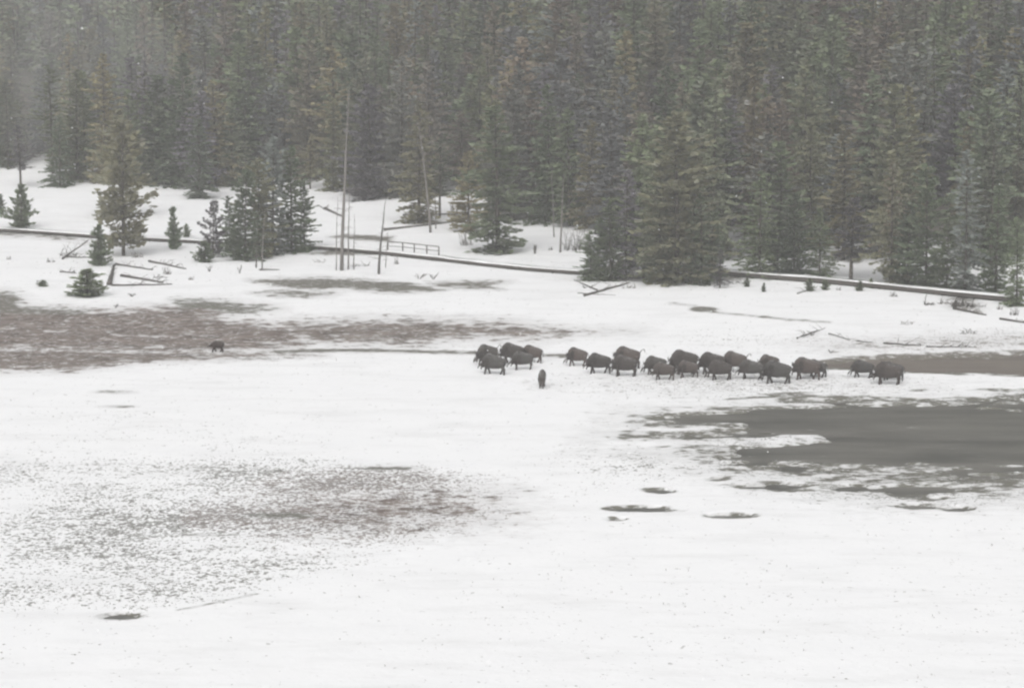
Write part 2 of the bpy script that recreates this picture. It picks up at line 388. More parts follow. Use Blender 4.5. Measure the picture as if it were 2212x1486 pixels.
hm = NT('horn'); hm.l(hm.mix(hm.noise(12, 3), (.04, .038, .035), (.09, .085, .075)), hm.b.inputs['Base Color']); hm.b.inputs['Roughness'].default_value = .5; M['horn'] = hm.m
em = NT('dark_eye'); em.b.inputs['Base Color'].default_value = (.01, .008, .006, 1); em.b.inputs['Roughness'].default_value = .2; M['eye'] = em.m
gm = NT('dead_grass'); gm.l(gm.ramp(gm.attr('rnd'), [(0, (.09, .085, .075)), (.5, (.15, .135, .115)), (1, (.14, .11, .09))]), gm.b.inputs['Base Color']); M['grass'] = gm.m

# ------------------------------------------------------------------ tubes and trees
def tube(pts, rad, seg=6, cap=True):
    """quad tube along points; returns V, F(quads)"""
    P = [Vector(p) for p in pts]; V = []; Fq = []
    up = Vector((0, 0, 1))
    for i, p in enumerate(P):
        d = (P[min(i+1, len(P)-1)]-P[max(i-1, 0)]).normalized()
        a = d.cross(Vector((.3, 1, .2)) if abs(d.dot(Vector((.28, .94, .18)))) < .95 else Vector((1, 0, 0))).normalized(); b = d.cross(a)
        for k in range(seg):
            t = 2*math.pi*k/seg; V.append(p + (a*math.cos(t)+b*math.sin(t))*rad[i])
    for i in range(len(P)-1):
        for k in range(seg):
            k2 = (k+1) % seg; Fq.append((i*seg+k, i*seg+k2, (i+1)*seg+k2, (i+1)*seg+k))
    if cap:
        for base, o in ((0, 1), ((len(P)-1)*seg, 0)):
            c = len(V); V.append(P[0] if o else P[-1])
            for k in range(0, seg, 2):
                q = [base+k, base+(k+1) % seg, base+(k+2) % seg, c]
                Fq.append(tuple(q if not o else q[::-1]))
    return np.array([tuple(v) for v in V]), np.array(Fq)
class MBld:
    def __init__(s): s.V = []; s.F = []; s.n = 0
    def add(s, V, Fq):
        s.V.append(V); s.F.append(Fq+s.n); s.n += len(V); return s
    def tube(s, *a, **k): return s.add(*tube(*a, **k))
    def arr(s): return np.concatenate(s.V), np.concatenate(s.F)
    def mesh(s, name, smooth=True): V, Fq = s.arr(); return mesh_np(name, V, Fq, smooth=smooth)

def conifer(seed, H=16., Rad=2.3, base=.08, dens=7.0, power=.8, lift=0., droop=.25, step=.26, q=.42, thin=0., tuft=0., ragged=.25, clumps=4, trunk_r=.15, lean=0.):
    """returns crown (V,F,rnd,frost) and trunk (V,F)"""
    rs = np.random.RandomState(seed); T = MBld()
    lx, ly = rs.uniform(-.02, .02, 2)*H + lean
    def tp(h): f = h/H; return np.array([lx*f*f, ly*f*f, h])
    hs_ = np.linspace(-.4, H*.97, 9)
    T.tube([tuple(tp(h)) for h in hs_], [max(.015, trunk_r*(1-h/H)**.85+.012) for h in np.clip(hs_, 0, H)], 7)
    C, D, L_, S_ = [], [], [], []
    nb = int(H*(1-base)*dens)
    lobes = rs.uniform(.7, 1.25, 12); hl = rs.uniform(.72, 1.2, 14)
    for i in range(nb):
        f = base + (1-base)*((i+rs.rand())/nb)**1.3
        h = f*H; az = rs.rand()*2*math.pi
        g_ = (1-f)/(1-base)
        L = Rad*(g_**power)*(1-.35*max(0, (g_-.8)/.2))*rs.uniform(1-ragged*1.6, 1+ragged)*lobes[int(az/2/math.pi*12) % 12]*hl[int(f*9+az*.8) % 14] + .12
        if rs.rand() < thin*.5: L *= .45
        el = lift + .55*f - .25 + rs.uniform(-.12, .12)
        o = tp(h); dirh = np.array([math.cos(az), math.sin(az), 0])
        def bp(s): return o + dirh*(s*L*math.cos(el)) + np.array([0, 0, s*L*math.sin(el) - droop*L*s*s*(1-f)*.8 + (.22*L*s**3 if tuft else .08*L*s**3)])
        if L > .5 and rs.rand() < .45:
            T.tube([tuple(bp(s)) for s in (0, .5, .92)], [.035+.012*L, .02+.006*L, .008], 4, cap=False)
        s0 = .2 if not tuft else .45
        ns = max(2, int(L*(1-s0)/step))
        for k in range(ns):
            s = s0+(1-s0)*(k+rs.rand()*.8)/ns
            if rs.rand() < thin: continue
            w_ = .38*L*(1-s)*.9+.10+tuft*.25
            for c in range(clumps):
                off = rs.uniform(-1, 1)*w_
                side = np.array([-dirh[1], dirh[0], 0])
                p = bp(s)+side*off - dirh*abs(off)*.35 + np.array([0, 0, rs.uniform(-.12, .10)*(1+2*tuft)])
                d = dirh + side*(off/w_)*.9 + np.array([0, 0, rs.uniform(-.45, .5)+lift])
                C.append(p); D.append(d/np.linalg.norm(d)); L_.append(q*rs.uniform(.6, 1.25)); S_.append(s)
    # leader
    for k in range(10):
        C.append(tp(H*(.94+.06*k/9))); d = np.array([rs.uniform(-.5, .5), rs.uniform(-.5, .5), 1]); D.append(d/np.linalg.norm(d)); L_.append(.3*q/.42); S_.append(.9)
    C = np.array(C); D = np.array(D); L_ = np.array(L_)[:, None]; n = len(C)
    rv = rs.normal(size=(n, 3)); rv[:, 2] += 1.4                    # face mostly level, tilted at random
    Sd = np.cross(D, rv); Sd /= np.linalg.norm(Sd, axis=1)[:, None]
    Wd = L_*.36
    a = C - D*L_*.35; b = C + Sd*Wd; c = C + D*L_*.65; d = C - Sd*Wd
    sag = np.zeros((n, 3)); sag[:, 2] = -.06
    V = np.stack([a, b+sag, c, d+sag], 1).reshape(-1, 3); Fq = np.arange(4*n).reshape(n, 4)
    rn = rs.uniform(0, .035, n); fr = rs.rand(n)*(.55+.45*np.array(S_))
    return (V, Fq, rn, fr), T.arr()

def tree_meshes(name, kw, mat, seed):
    (V, Fq, rn, fr), (TV, TF) = conifer(seed, **kw)
    cm = mesh_np(name+'_crown', V, Fq, {'rnd': ('FACE', rn), 'frost': ('FACE', fr)}); cm.materials.append(M[mat])
    tm = mesh_np(name+'_trunk', TV, TF, smooth=True); tm.materials.append(M['bark'])
    return cm, tm
KINDS = {
 'spruce': dict(H=16, Rad=2.7, base=.02, dens=10.5, power=.58, droop=.3, q=.46),
 'narrow': dict(H=16, Rad=2.0, base=.05, dens=10.5, power=.52, droop=.3, clumps=4, q=.46),
 'bushy':  dict(H=16, Rad=3.0, base=.02, dens=11, power=.45, lift=.15, droop=.15, q=.54, ragged=.38),
 'lodge':  dict(H=16, Rad=1.9, base=.28, dens=9, power=.5, droop=.1, lift=.1, thin=.12, ragged=.4),
 'pine':   dict(H=12, Rad=3.1, base=.08, dens=8, power=.45, lift=.25, droop=.05, thin=.10, tuft=1., ragged=.35, q=.58, step=.24, clumps=6),
 'sparse': dict(H=14, Rad=1.7, base=.10, dens=8, power=.6, droop=.2, thin=.2, ragged=.45),
 'young':  dict(H=4, Rad=1.15, base=.03, dens=22, power=.6, lift=.45, droop=0, step=.14, q=.3, trunk_r=.07, ragged=.3),
}
PROTO = {}
def proto(kind, seed, mat='needles'):
    k = (kind, seed, mat)
    if k not in PROTO: PROTO[k] = tree_meshes(kind, KINDS[kind], mat, seed*13+len(kind)*101)
    return PROTO[k]
def plant(name, kind, seed, mat, loc, height, width, label, cat='tree', group=None, rz=None, tilt=0):
    cm, tm = proto(kind, seed, mat); K = KINDS[kind]
    sz = height/K['H']; sx = (width/2)/K['Rad']
    r = empty(name, (loc[0], loc[1], loc[2]-.05), random.uniform(0, 6.28) if rz is None else rz, (sx, sx, sz))
    if tilt: r.rotation_euler = (0, tilt, 0)
    link('crown', cm, r); link('trunk', tm, r)
    tag(r, label, cat, group); return r
random.seed(11); np.random.seed(11)

# hand placed trees: px, base y, top y, width px, kind, seed, material, name, label
HT = [
 (46, 492, 400, 76, 'young', 1, 'green', 'pine_tree', 'small bushy young pine behind the boardwalk nearest the left frame edge'),
 (2, 462, 420, 26, 'young', 2, 'green', 'pine_tree', 'small pine cut by the left edge of the photo behind the boardwalk'),
 (45, 404, 272, 70, 'lodge', 1, 'grey', 'pine_tree', 'grey conifer standing free with bare lower trunk above the leftmost young pine'),
 (267, 552, 270, 160, 'pine', 1, 'rust', 'pine_tree', 'large open rust tinged pine with snow showing through, trunk in front of the boardwalk'),
 (262, 470, 240, 120, 'bushy', 4, 'rust', 'pine_tree', 'rusty olive conifer directly behind the large open pine'),
 (213, 574, 488, 64, 'young', 3, 'green', 'pine_tree', 'small green pine beside fallen branches left of the large open pine'),
 (375, 538, 448, 40, 'young', 4, 'green', 'fir_tree', 'narrow dark young fir in front of the boardwalk right of the large open pine'),
 (403, 512, 483, 22, 'young', 5, 'green', 'sapling', 'tiny thin sapling right of the narrow dark young fir'),
 (461, 556, 436, 64, 'pine', 1, 'grey', 'pine_tree', 'thin grey see-through pine between the young fir and the dense trees'),
 (442, 566, 522, 56, 'young', 6, 'green', 'shrub', 'low green shrub at the foot of the thin grey pine'),
 (530, 562, 372, 96, 'bushy', 17, 'green', 'pine_tree', 'dark pine with bare trunk at the left of the dense group before the boardwalk'),
 (590, 548, 300, 120, 'bushy', 1, 'needles', 'pine_tree', 'tall olive conifer in the middle of the dense group before the boardwalk'),
 (630, 546, 320, 110, 'bushy', 9, 'green', 'pine_tree', 'dark rounded pine toward the right end of the dense group before the boardwalk'),
 (658, 543, 395, 66, 'bushy', 18, 'green', 'pine_tree', 'short dark pine forming the right tip of the dense group before the boardwalk'),
 (560, 556, 345, 104, 'bushy', 10, 'needles', 'pine_tree', 'olive pine between the bare trunked one and the tall middle one of the dense group'),
 (497, 545, 425, 60, 'bushy', 19, 'green', 'pine_tree', 'short dark pine at the left edge of the dense group before the boardwalk'),
 (190, 640, 582, 98, 'young', 7, 'green', 'fir_tree', 'low wide dark fir at the edge of the brown bare ground on the left'),
 (92, 618, 604, 32, 'young', 8, 'green', 'shrub', 'tiny dark shrub left of the low wide fir'),
 (720, 412, 215, 90, 'spruce', 1, 'needles', 'pine_tree', 'conifer at the forest edge just behind the tallest grey snag'),
 (800, 428, 188, 138, 'bushy', 2, 'grey', 'pine_tree', 'broad violet grey conifer at the forest edge right of the tallest snag'),
 (905, 482, 230, 128, 'spruce', 2, 'needles', 'pine_tree', 'olive conifer with several bare trunks at its foot behind the leaning pale snag'),
 (950, 470, 300, 70, 'lodge', 2, 'green', 'pine_tree', 'dark slim conifer right beside the pale leaning snag'),
 (1075, 545, 235, 196, 'spruce', 3, 'green', 'fir_tree', 'big broad cone shaped fir standing alone above the middle of the long boardwalk'),
 (1012, 500, 330, 90, 'bushy', 3, 'needles', 'pine_tree', 'conifer tucked behind the left side of the big cone shaped fir'),
 (1185, 478, 190, 130, 'spruce', 4, 'needles', 'pine_tree', 'tall brownish conifer right behind the big cone shaped fir'),
 (1276, 606, 500, 60, 'bushy', 5, 'green', 'fir_tree', 'small fir at the left end of the front right clump where the boardwalk disappears'),
 (1296, 604, 470, 70, 'bushy', 11, 'green', 'fir_tree', 'short thick fir wedged between the two leftmost firs of the front right clump'),
 (1352, 602, 370, 110, 'spruce', 13, 'needles', 'pine_tree', 'olive conifer behind the dark firs at the left of the front right clump'),
 (1425, 608, 350, 120, 'bushy', 12, 'needles', 'pine_tree', 'olive brown conifer pressed against the left side of the tallest olive fir'),
 (1498, 610, 330, 120, 'spruce', 14, 'rust', 'pine_tree', 'rusty conifer pressed against the right side of the tallest olive fir'),
 (1538, 606, 440, 76, 'bushy', 13, 'green', 'fir_tree', 'short dark fir filling the right edge of the front clump by the grey sapling'),
 (1680, 595, 460, 96, 'bushy', 14, 'green', 'fir_tree', 'low green fir between the olive and the rounded green conifers at right'),
 (1960, 616, 440, 90, 'bushy', 15, 'green', 'fir_tree', 'low dark fir in front of the tall brownish conifer at right'),
 (2045, 628, 470, 90, 'bushy', 16, 'green', 'fir_tree', 'low fir filling the gap behind the dark boardwalk section'),
 (1318, 606, 440, 96, 'spruce', 5, 'green', 'fir_tree', 'dark fir second from left in the front right clump'),
 (1390, 600, 400, 90, 'spruce', 6, 'green', 'fir_tree', 'dark fir immediately left of the tallest olive fir'),
 (1462, 612, 250, 220, 'bushy', 6, 'rust', 'fir_tree', 'tallest widest olive fir of the front right clump, behind the middle of the bison herd'),
 (1515, 614, 420, 100, 'spruce', 7, 'green', 'fir_tree', 'dark green fir at the right edge of the front clump'),
 (1555, 622, 538, 40, 'sparse', 2, 'grey', 'sapling', 'thin grey sapling at the right tip of the front clump'),
 (1640, 597, 372, 110, 'spruce', 8, 'needles', 'pine_tree', 'olive conifer just right of the front clump behind the boardwalk'),
 (1715, 597, 420, 110, 'bushy', 7, 'green', 'pine_tree', 'rounded green conifer behind the boardwalk, left of the bare trunk gap'),
 (1770, 596, 450, 76, 'spruce', 9, 'green', 'fir_tree', 'small dark fir directly left of the bare trunk gap'),
 (1838, 604, 430, 110, 'lodge', 3, 'grey', 'pine_tree', 'dark violet pine on a bare trunk standing in the snowy gap at right'),
 (1925, 612, 330, 116, 'spruce', 10, 'rust', 'pine_tree', 'tall brownish conifer immediately right of the bare trunk gap'),
 (2000, 624, 360, 116, 'bushy', 8, 'green', 'pine_tree', 'dense green conifer behind the dark boardwalk section at right'),
 (2085, 634, 330, 130, 'spruce', 11, 'needles', 'pine_tree', 'broad conifer above the right end of the boardwalk'),
 (2150, 640, 400, 90, 'narrow', 2, 'green', 'pine_tree', 'slim conifer right of the boardwalk end'),
 (2196, 660, 470, 84, 'spruce', 12, 'green', 'fir_tree', 'green fir nearest the right frame edge with its foot lowest of all'),
 (670, 408, 292, 46, 'lodge', 4, 'needles', 'pine_tree', 'slim pine on a thin bare trunk left of the tallest snag at the forest edge'),
 (585, 360, 190, 110, 'spruce', 2, 'grey', 'pine_tree', 'grey conifer at the forest edge above the dense group'),
 (130, 404, 250, 80, 'spruce', 4, 'needles', 'pine_tree', 'conifer at the forest edge above the left open snow'),
 (430, 428, 260, 100, 'spruce', 5, 'needles', 'pine_tree', 'conifer whose foot reaches lowest at the forest edge above the young fir'),
 (1650, 630, 610, 16, 'young', 9, 'green', 'sapling', 'tiny sapling on the snow left of the right boardwalk section'),
 (1614, 619, 600, 20, 'young', 10, 'green', 'sapling', 'small sapling on the snow below the olive conifer at right'),
 (1749, 629, 600, 28, 'young', 11, 'green', 'sapling', 'sapling with a dead branch at its foot on the right snow slope'),
 (1783, 626, 602, 22, 'young', 12, 'green', 'sapling', 'sapling just right of the one with the dead branch'),
 (1857, 628, 606, 24, 'young', 13, 'green', 'sapling', 'sapling at the left start of the dark boardwalk section'),
 (1882, 622, 600, 20, 'young', 14, 'green', 'sapling', 'rightmost of the saplings before the dark boardwalk'),
]
HANDPOS = []
for (px, by, ty, wpx, kind, sd_, mat, nm, lab) in HT:
    p = at(px, by); k = mpx(p)
    h = (by-ty)*k*1.02; wd = wpx*k
    cat = {'shrub': 'shrub', 'sapling': 'sapling'}.get(nm, 'tree')
    plant(nm, kind, sd_, mat, p, h, wd, lab, cat)
    if h > 5: HANDPOS.append((p.x, p.y))

# forest fill
def in_clearing(px, base_y):
    return 42 < px < 96 and base_y > 60
pts = []
sp_ = 6.1
yy = 300.0
while yy < 780:
    step = sp_ if yy < 570 else 8.5
    xx = -145.0-(yy-500)*.25*(yy > 500); xe = -xx
    while xx < xe:
        x = xx+random.uniform(-.42, .42)*step*1.1; y = yy+random.uniform(-.42, .42)*step
        xx += step
        if y < float(edge_y(x))+random.uniform(0, 3): continue
        if any((x-a)**2+(y-b)**2 < 9 for a, b in HANDPOS): continue
        pts.append((x, y))
    yy += step
xx = -62.0
while xx < 16:
    yb = float(edge_y(xx))+random.uniform(.5, 3.5)
    if not any((xx-a)**2+(yb-b)**2 < 7 for a, b in HANDPOS): pts.append((xx, yb))
    xx += random.uniform(2.4, 4.6)
PA = np.array(pts); PZ = ground_z(PA[:, 0], PA[:, 1])
ppx, ppy = project(PA[:, 0], PA[:, 1], PZ)
vis = (ppx > -40) & (ppx < PW+40)
order = sorted(range(len(PA)), key=lambda i: PA[i, 1] - float(edge_y(PA[i, 0]))*.55 + (0 if vis[i] else 1e5))
KL = [('spruce', 3), ('spruce', 8), ('narrow', 2), ('narrow', 5), ('bushy', 3), ('lodge', 2), ('lodge', 5), ('sparse', 1)]
WORD = {'spruce': 'cone shaped', 'narrow': 'slim spire shaped', 'bushy': 'bushy rounded', 'lodge': 'high crowned bare trunked', 'sparse': 'thin sparse'}
nind = 0; fillidx = []
for i in order:
    x, y = PA[i]; z = PZ[i]
    if 30 < ppx[i] < 100 and ppy[i] > 110 and ppy[i] < 360: 
        if 48 < ppx[i] < 88 : continue
    if nind < 250 and vis[i]:
        kind, sd_ = random.choices(KL, [5, 5, 2, 2, 5, 1, 1, 1])[0]
        k = mpx(Vector((x, y, z)))
        h = random.uniform(11, 20); wd = KINDS[kind]['Rad']*2*random.uniform(1.1, 1.75)*(.7+.3*h/16)
        third = 'left' if ppx[i] < 740 else 'middle' if ppx[i] < 1480 else 'right'
        row = 'in the front rows of the forest' if y-float(edge_y(x)) < 14 else 'deep in the forest on the slope'
        lab = '%s conifer %s, %s third' % (WORD[kind], row, third)
        plant('pine_tree', kind, sd_, 'needles', (x, y, z), h, wd, lab, 'tree', 'conifers of the forest, %s %s %s third' % (WORD[kind], row, third))
        nind += 1
    else: fillidx.append(i)

# far wood as one object
LOW = []
for j, kd in enumerate(['spruce', 'narrow', 'bushy', 'lodge', 'spruce', 'narrow']):
    kw = dict(KINDS[kd]); kw.update(dens=kw['dens']*.6, step=.42, q=.66, clumps=2)
    (V, Fq, rn, fr), (TV, TF) = conifer(500+j, **kw); LOW.append((V, Fq, rn, fr, TV[:9*7], TF[:8*7], kw))
AV, AF, AR, AFr, AM = [], [], [], [], []; nv = 0
for i in fillidx:
    V, Fq, rn, fr, TV, TF, kw = LOW[random.randrange(len(LOW))]
    big = 1.0 if PA[i, 1] < 570 else 1.4
    h = random.uniform(11, 20)/16; s = random.uniform(1.1, 1.75)*(.7+.3*h)*big; a = random.uniform(0, 6.28)
    rot = np.array([[math.cos(a), -math.sin(a), 0], [math.sin(a), math.cos(a), 0], [0, 0, 1]])
    off = np.array([PA[i, 0], PA[i, 1], PZ[i]-.1]); tr_ = random.random()
    for (v, f, isT) in ((V, Fq, 0), (TV, TF, 1)):
        if PA[i, 1] > 600 and not isT: f = f[::2]
        AV.append((v@rot.T)*np.array([s, s, h])+off); AF.append(f+nv); nv += len(v)
        n = len(f)
        AM.append(np.full(n, isT)); AR.append(np.full(n, (int(tr_*9)+.1)/9 + (tr_*97 % 1)*.06) + (0 if isT else rn[:n])); AFr.append(np.zeros(n) if isT else fr[:n])
fm = mesh_np('far_forest', np.concatenate(AV), np.concatenate(AF), {'rnd': ('FACE', np.concatenate(AR)), 'frost': ('FACE', np.concatenate(AFr))}, np.concatenate(AM))
fm.materials.append(M['needles']); fm.materials.append(M['bark'])
tag(link('far_forest', fm), 'dense mass of hazy conifers covering the hillside behind the nearer trees', 'forest', kind='stuff')

# ------------------------------------------------------------------ snags, logs, brush
def snag(px, by, tx, ty, label, r=.12, tw=14, mat='dead', group=None):
    p = at(px, by); k = mpx(p); H = (by-ty)*k; dx = (tx-px)*k
    rs = random.Random(px*7+by); b = MBld()
    n = 7; P = [(dx*(i/n)**1.2+rs.uniform(-.03, .03)*(i > 0), rs.uniform(-.04, .04)*(i > 0), -.3 if i == 0 else H*i/n) for i in range(n+1)]
    b.tube(P, [r*(1-.82*i/n) for i in range(n+1)], 7)
    t = b
    for i in range(tw):
        f = rs.uniform(.2, .98); a = rs.uniform(0, 6.28); L = rs.uniform(.25, 1.0)*(1.15-f)*min(1.6, H/5)
        j = min(n-1, int(f*n)); u = f*n-j; q = [P[j][m]*(1-u)+P[j+1][m]*u for m in range(3)]
        e2 = (q[0]+math.cos(a)*L, q[1]+math.sin(a)*L, q[2]+rs.uniform(-.3, .35)*L)
        md = [(q[m]+e2[m])/2+(0, 0, .05)[m] for m in range(3)]
        t.tube([q, md, e2], [.028, .018, .008], 4, cap=False)
        if L > .5: t.tube([md, (md[0]+math.cos(a+1)*L*.4, md[1]+math.sin(a+1)*L*.4, md[2]+.1)], [.014, .006], 4, cap=False)
    e = link('dead_tree', b.mesh('dead_tree'), None, M[mat]); e.location = p
    tag(e, label, 'dead tree', group); return e
snag(738, 584, 757, 195, 'tallest grey snag of the thin dead group, reaching far up before the forest', .22, 22)
snag(726, 584, 731, 424, 'leftmost short thin dead trunk of the group in the hot spring snow', .07, 6)
snag(752, 582, 756, 400, 'thin dead trunk immediately right of the tallest snag', .10, 10)
snag(764, 582, 767, 462, 'shortest thin dead trunk at the right of the tallest snag', .07, 8)
snag(818, 592, 834, 428, 'dark dead trunk leaning right, standing apart before the railing', .15, 24, 'darkwood')
snag(833, 578, 838, 500, 'short twiggy dead sapling right behind the dark leaning trunk', .05, 16)
snag(566, 582, 573, 452, 'thin pale dead trunk in front of the dense pine group', .09, 6)
snag(553, 578, 556, 520, 'stubby dark dead stem left of the pale trunk before the pine group', .10, 4, 'darkwood')
snag(930, 502, 905, 262, 'pale dead trunk leaning left in front of the olive conifer', .17, 8)
snag(941, 494, 940, 400, 'short pale dead trunk beside the leaning pale snag', .08, 4)
snag(1210, 545, 1218, 372, 'thin dead trunk in the gap right of the big cone shaped fir', .13, 8)
snag(1197, 512, 1190, 350, 'slim dead trunk left of the one in the gap by the big fir', .09, 5)
snag(1137, 440, 1139, 290, 'pale straight dead trunk rising behind the big cone shaped fir', .10, 4)
snag(2128, 470, 2126, 262, 'pale thin dead trunk high in the forest near the right edge', .14, 4)
snag(1712, 470, 1690, 250, 'faint dead trunk inside the forest right of the tallest olive fir', .12, 4)

def twiggy(px, by, w_, h_, label, cat='brush', name='bare_shrub', n=26, mat='darkwood', r0=.03, flat=False):
    p = at(px, by); k = mpx(p); W = w_*k; H = h_*k; rs = random.Random(int(px*3+by)); b = MBld()
    for i in range(n):
        a = rs.uniform(0, 6.28); L = rs.uniform(.4, 1)
        if n >= 12:
            j1 = rs.uniform(-.36, .36)*W; j2 = rs.uniform(-.3, .3)*W; a2 = a+rs.uniform(-.6, .6); HH = H*rs.uniform(.15, 1)*rs.choice([.35, 1])
            q0 = (j1, j2, -.05); q1 = (j1+math.cos(a)*W*.14*L, j2+math.sin(a)*W*.14*L, HH*.6); q2 = (q1[0]+math.cos(a2)*W*.16*L, q1[1]+math.sin(a2)*W*.16*L, HH)
            b.tube([q0, q1, q2], [r0, r0*.7, r0*.25], 4, cap=False)
            b.tube([q1, (q1[0]+math.cos(a2+1.4)*W*.12, q1[1]+math.sin(a2+1.4)*W*.12, HH*rs.uniform(.4, 1.1))], [r0*.5, r0*.2], 4, cap=False)
            continue
        e1 = (math.cos(a)*W*.25*L, math.sin(a)*W*.2*L, H*.5*L); e2 = (math.cos(a)*W*.5*L, math.sin(a)*W*.4*L, H*rs.uniform(.5, 1)*L)
        b.tube([(math.cos(a)*W*.04, math.sin(a)*W*.04, -.05), e1, e2], [r0, r0*.7, r0*.25], 4, cap=False)
        for q in range(2):
            c = a+rs.uniform(-1, 1)
            b.tube([e1, (e1[0]+math.cos(c)*W*.22, e1[1]+math.sin(c)*W*.2, e1[2]+H*rs.uniform(0, .4))], [r0*.5, r0*.2], 4, cap=False)
    o = link(name, b.mesh(name), None, M[mat]); o.location = p; tag(o, label, cat); return o
twiggy(995, 455, 60, 50, 'bare leafless bush forking on the snow left of the big cone shaped fir', r0=.05, n=12)
twiggy(1243, 540, 70, 70, 'brown bare shrub at the foot of the trees left of the front right clump', n=46)
twiggy(905, 602, 44, 16, 'dead brush sticking out of the snow below the boardwalk, left one', n=9, mat='dead')
twiggy(936, 603, 26, 18, 'dead brush sticking out of the snow below the boardwalk, right one', n=9)
twiggy(857, 570, 18, 22, 'small dead tuft right below the railing end of the boardwalk', n=14)
twiggy(452, 586, 26, 26, 'bare forked twig in the snow below the green shrub', n=6)
twiggy(518, 590, 14, 24, 'bare twig stub right of the forked twig, above the brown ground', n=7)
twiggy(2006, 658, 34, 22, 'small dark root stump poking from the snow below the right boardwalk', n=16, r0=.05)
twiggy(2078, 662, 60, 26, 'tangle of dark roots below the end of the right boardwalk', n=40, r0=.05)
twiggy(1755, 724, 30, 14, 'forked dead branch standing on the snow above the herd at right', n=9)
twiggy(1795, 762, 26, 10, 'thin dead twig lying at the river bank above the herd', n=7)
twiggy(1140, 482, 34, 22, 'brush between the big cone shaped fir and the thin dead trunks', n=20)
twiggy(1010, 530, 40, 40, 'frosted bare bush at the left foot of the big cone shaped fir', n=30, mat='dead')
twiggy(1440, 604, 46, 44, 'frosted pale bush in the gap under the tallest olive fir', n=40, mat='dead', r0=.02)
twiggy(700, 452, 30, 12, 'small broken branch above the slanting log by the snags', n=8)
twiggy(1155, 548, 12, 26, 'dark upright stub right of the big cone shaped fir', n=10, r0=.07)
twiggy(1188, 540, 14, 12, 'small dark lump of twigs right of the upright stub', n=14)
twiggy(150, 552, 60, 30, 'pile of broken branches left of the small green pine', n=22)
twiggy(80, 612, 6, 10, 'tiny dead stem left of the low wide fir', n=4)
twiggy(250, 665, 20, 12, 'small forked twig at the upper edge of the brown ground', n=6)
twiggy(285, 640, 26, 10, 'thin dead twigs right of the low wide fir', n=10)

WE = [(20, 560, 'left of the branch pile'), (108, 566, 'below the branch pile'), (300, 556, 'right of the large open pine foot'), (345, 600, 'above the long thin trunk'), (412, 604, 'right of the branchy trunks'),
 (360, 592, 'between the branchy trunks'), (690, 566, 'left of the thin snags'), (780, 574, 'right of the thin snags'), (1030, 470, 'by the leafless bush'), (1270, 622, 'below the front right clump'),
 (1360, 622, 'before the front right clump'), (1590, 612, 'by the grey sapling'), (1810, 626, 'between the saplings'), (1930, 640, 'below the dark boardwalk section'), (2040, 656, 'left of the root tangle'),
 (2112, 662, 'right of the root tangle'), (2160, 668, 'near the right frame edge'), (2190, 680, 'above the log at the right edge'), (1960, 700, 'on the open slope above the river'), (2090, 720, 'on the right slope above the river sticks')]
for j_, (a_, b_, t_) in enumerate(WE):
    twiggy(a_, b_, 16+9*(j_ % 4), 9+4*(j_ % 3), 'low clump of dead twigs in the snow '+t_, 'brush', 'dead_brush', 12+5*(j_ % 3), 'darkwood' if j_ % 2 else 'dead', .03)
def log_(p0, p1, label, r=.12, br=3, snowy=False, mat='darkwood', z0=.1, z1=.1, group=None):
    a = at(*p0); c = at(*p1); rs = random.Random(int(p0[0]*5+p0[1])); pass
    d = c-a; b = MBld(); n = 6
    P = [tuple(Vector((d.x*i/n, d.y*i/n, d.z*i/n+z0+(z1-z0)*i/n)) + Vector((0, rs.uniform(-.1, .1)*(0 < i < n)*r*6, rs.uniform(-.03, .03)))) for i in range(n+1)]
    RR = [r*(1-.6*i/n) for i in range(n+1)]
    b.tube(P, RR, 7)
    if br:
        t = b
        for i in range(br*3):
            f = rs.uniform(.25, 1)*n; j = min(n-1, int(f)); q = Vector(P[j]).lerp(Vector(P[j+1]), f-j)
            an = rs.uniform(0, 6.28); L = rs.uniform(.4, 1.3)
            t.tube([q, q+Vector((math.cos(an)*L*.5, math.sin(an)*L*.5, L*.3)), q+Vector((math.cos(an)*L, math.sin(an)*L, L*rs.uniform(.2, .6)))], [.03, .02, .008], 4, cap=False)
    e = link('fallen_log', b.mesh('fallen_log'), None, M[mat]); e.location = a; tag(e, label, 'log', group); return e
log_((262, 597), (352, 612), 'dark fallen trunk right of the low wide fir, slanting down to the right', .2, 4)
log_((240, 618), (372, 616), 'long thin fallen trunk lying level right of the low wide fir', .12, 3)
log_((250, 572), (330, 584), 'fallen trunk below the large open pine', .14, 3)
log_((322, 566), (402, 582), 'branchy fallen trunk below and right of the large open pine', .14, 5)
log_((135, 560), (190, 535), 'fallen branch rising to the right beside the small green pine', .12, 3, z1=.8)
log_((140, 556), (200, 558), 'level fallen branch left of the small green pine', .1, 2)
log_((130, 588), (165, 592), 'short fallen branch above the low wide fir', .09, 3)
log_((236, 616), (246, 575), 'thick upright broken stump leaning beside the low wide fir', .3, 4)
log_((702, 452), (742, 470), 'short thick log slanting down to the right left of the thin snags', .22, 0)
log_((830, 498), (1000, 478), 'long fallen trunk running up to the right below the olive conifer', .18, 2)
log_((870, 466), (1006, 463), 'level fallen trunk between the olive conifer and the big fir', .14, 0)
log_((560, 584), (604, 584), 'thin log at the foot of the pale dead trunk', .1, 0)
log_((1166, 470), (1290, 462), 'fallen trunk behind the big cone shaped fir on its right', .2, 2)
log_((1262, 640), (1360, 612), 'fallen branchy trunk at the foot of the front right clump', .14, 4)
log_((1248, 634), (1330, 640), 'thin curved branch in the snow before the front right clump', .05, 0)
log_((1722, 732), (1780, 716), 'dead branch leaning up to the right above the herd', .09, 3, z1=.3)
log_((1790, 722), (1836, 736), 'thin dead branch on the snow right of the leaning one', .06, 1)
log_((1850, 738), (1885, 742), 'short thin stick on the bank above the river', .06, 0)
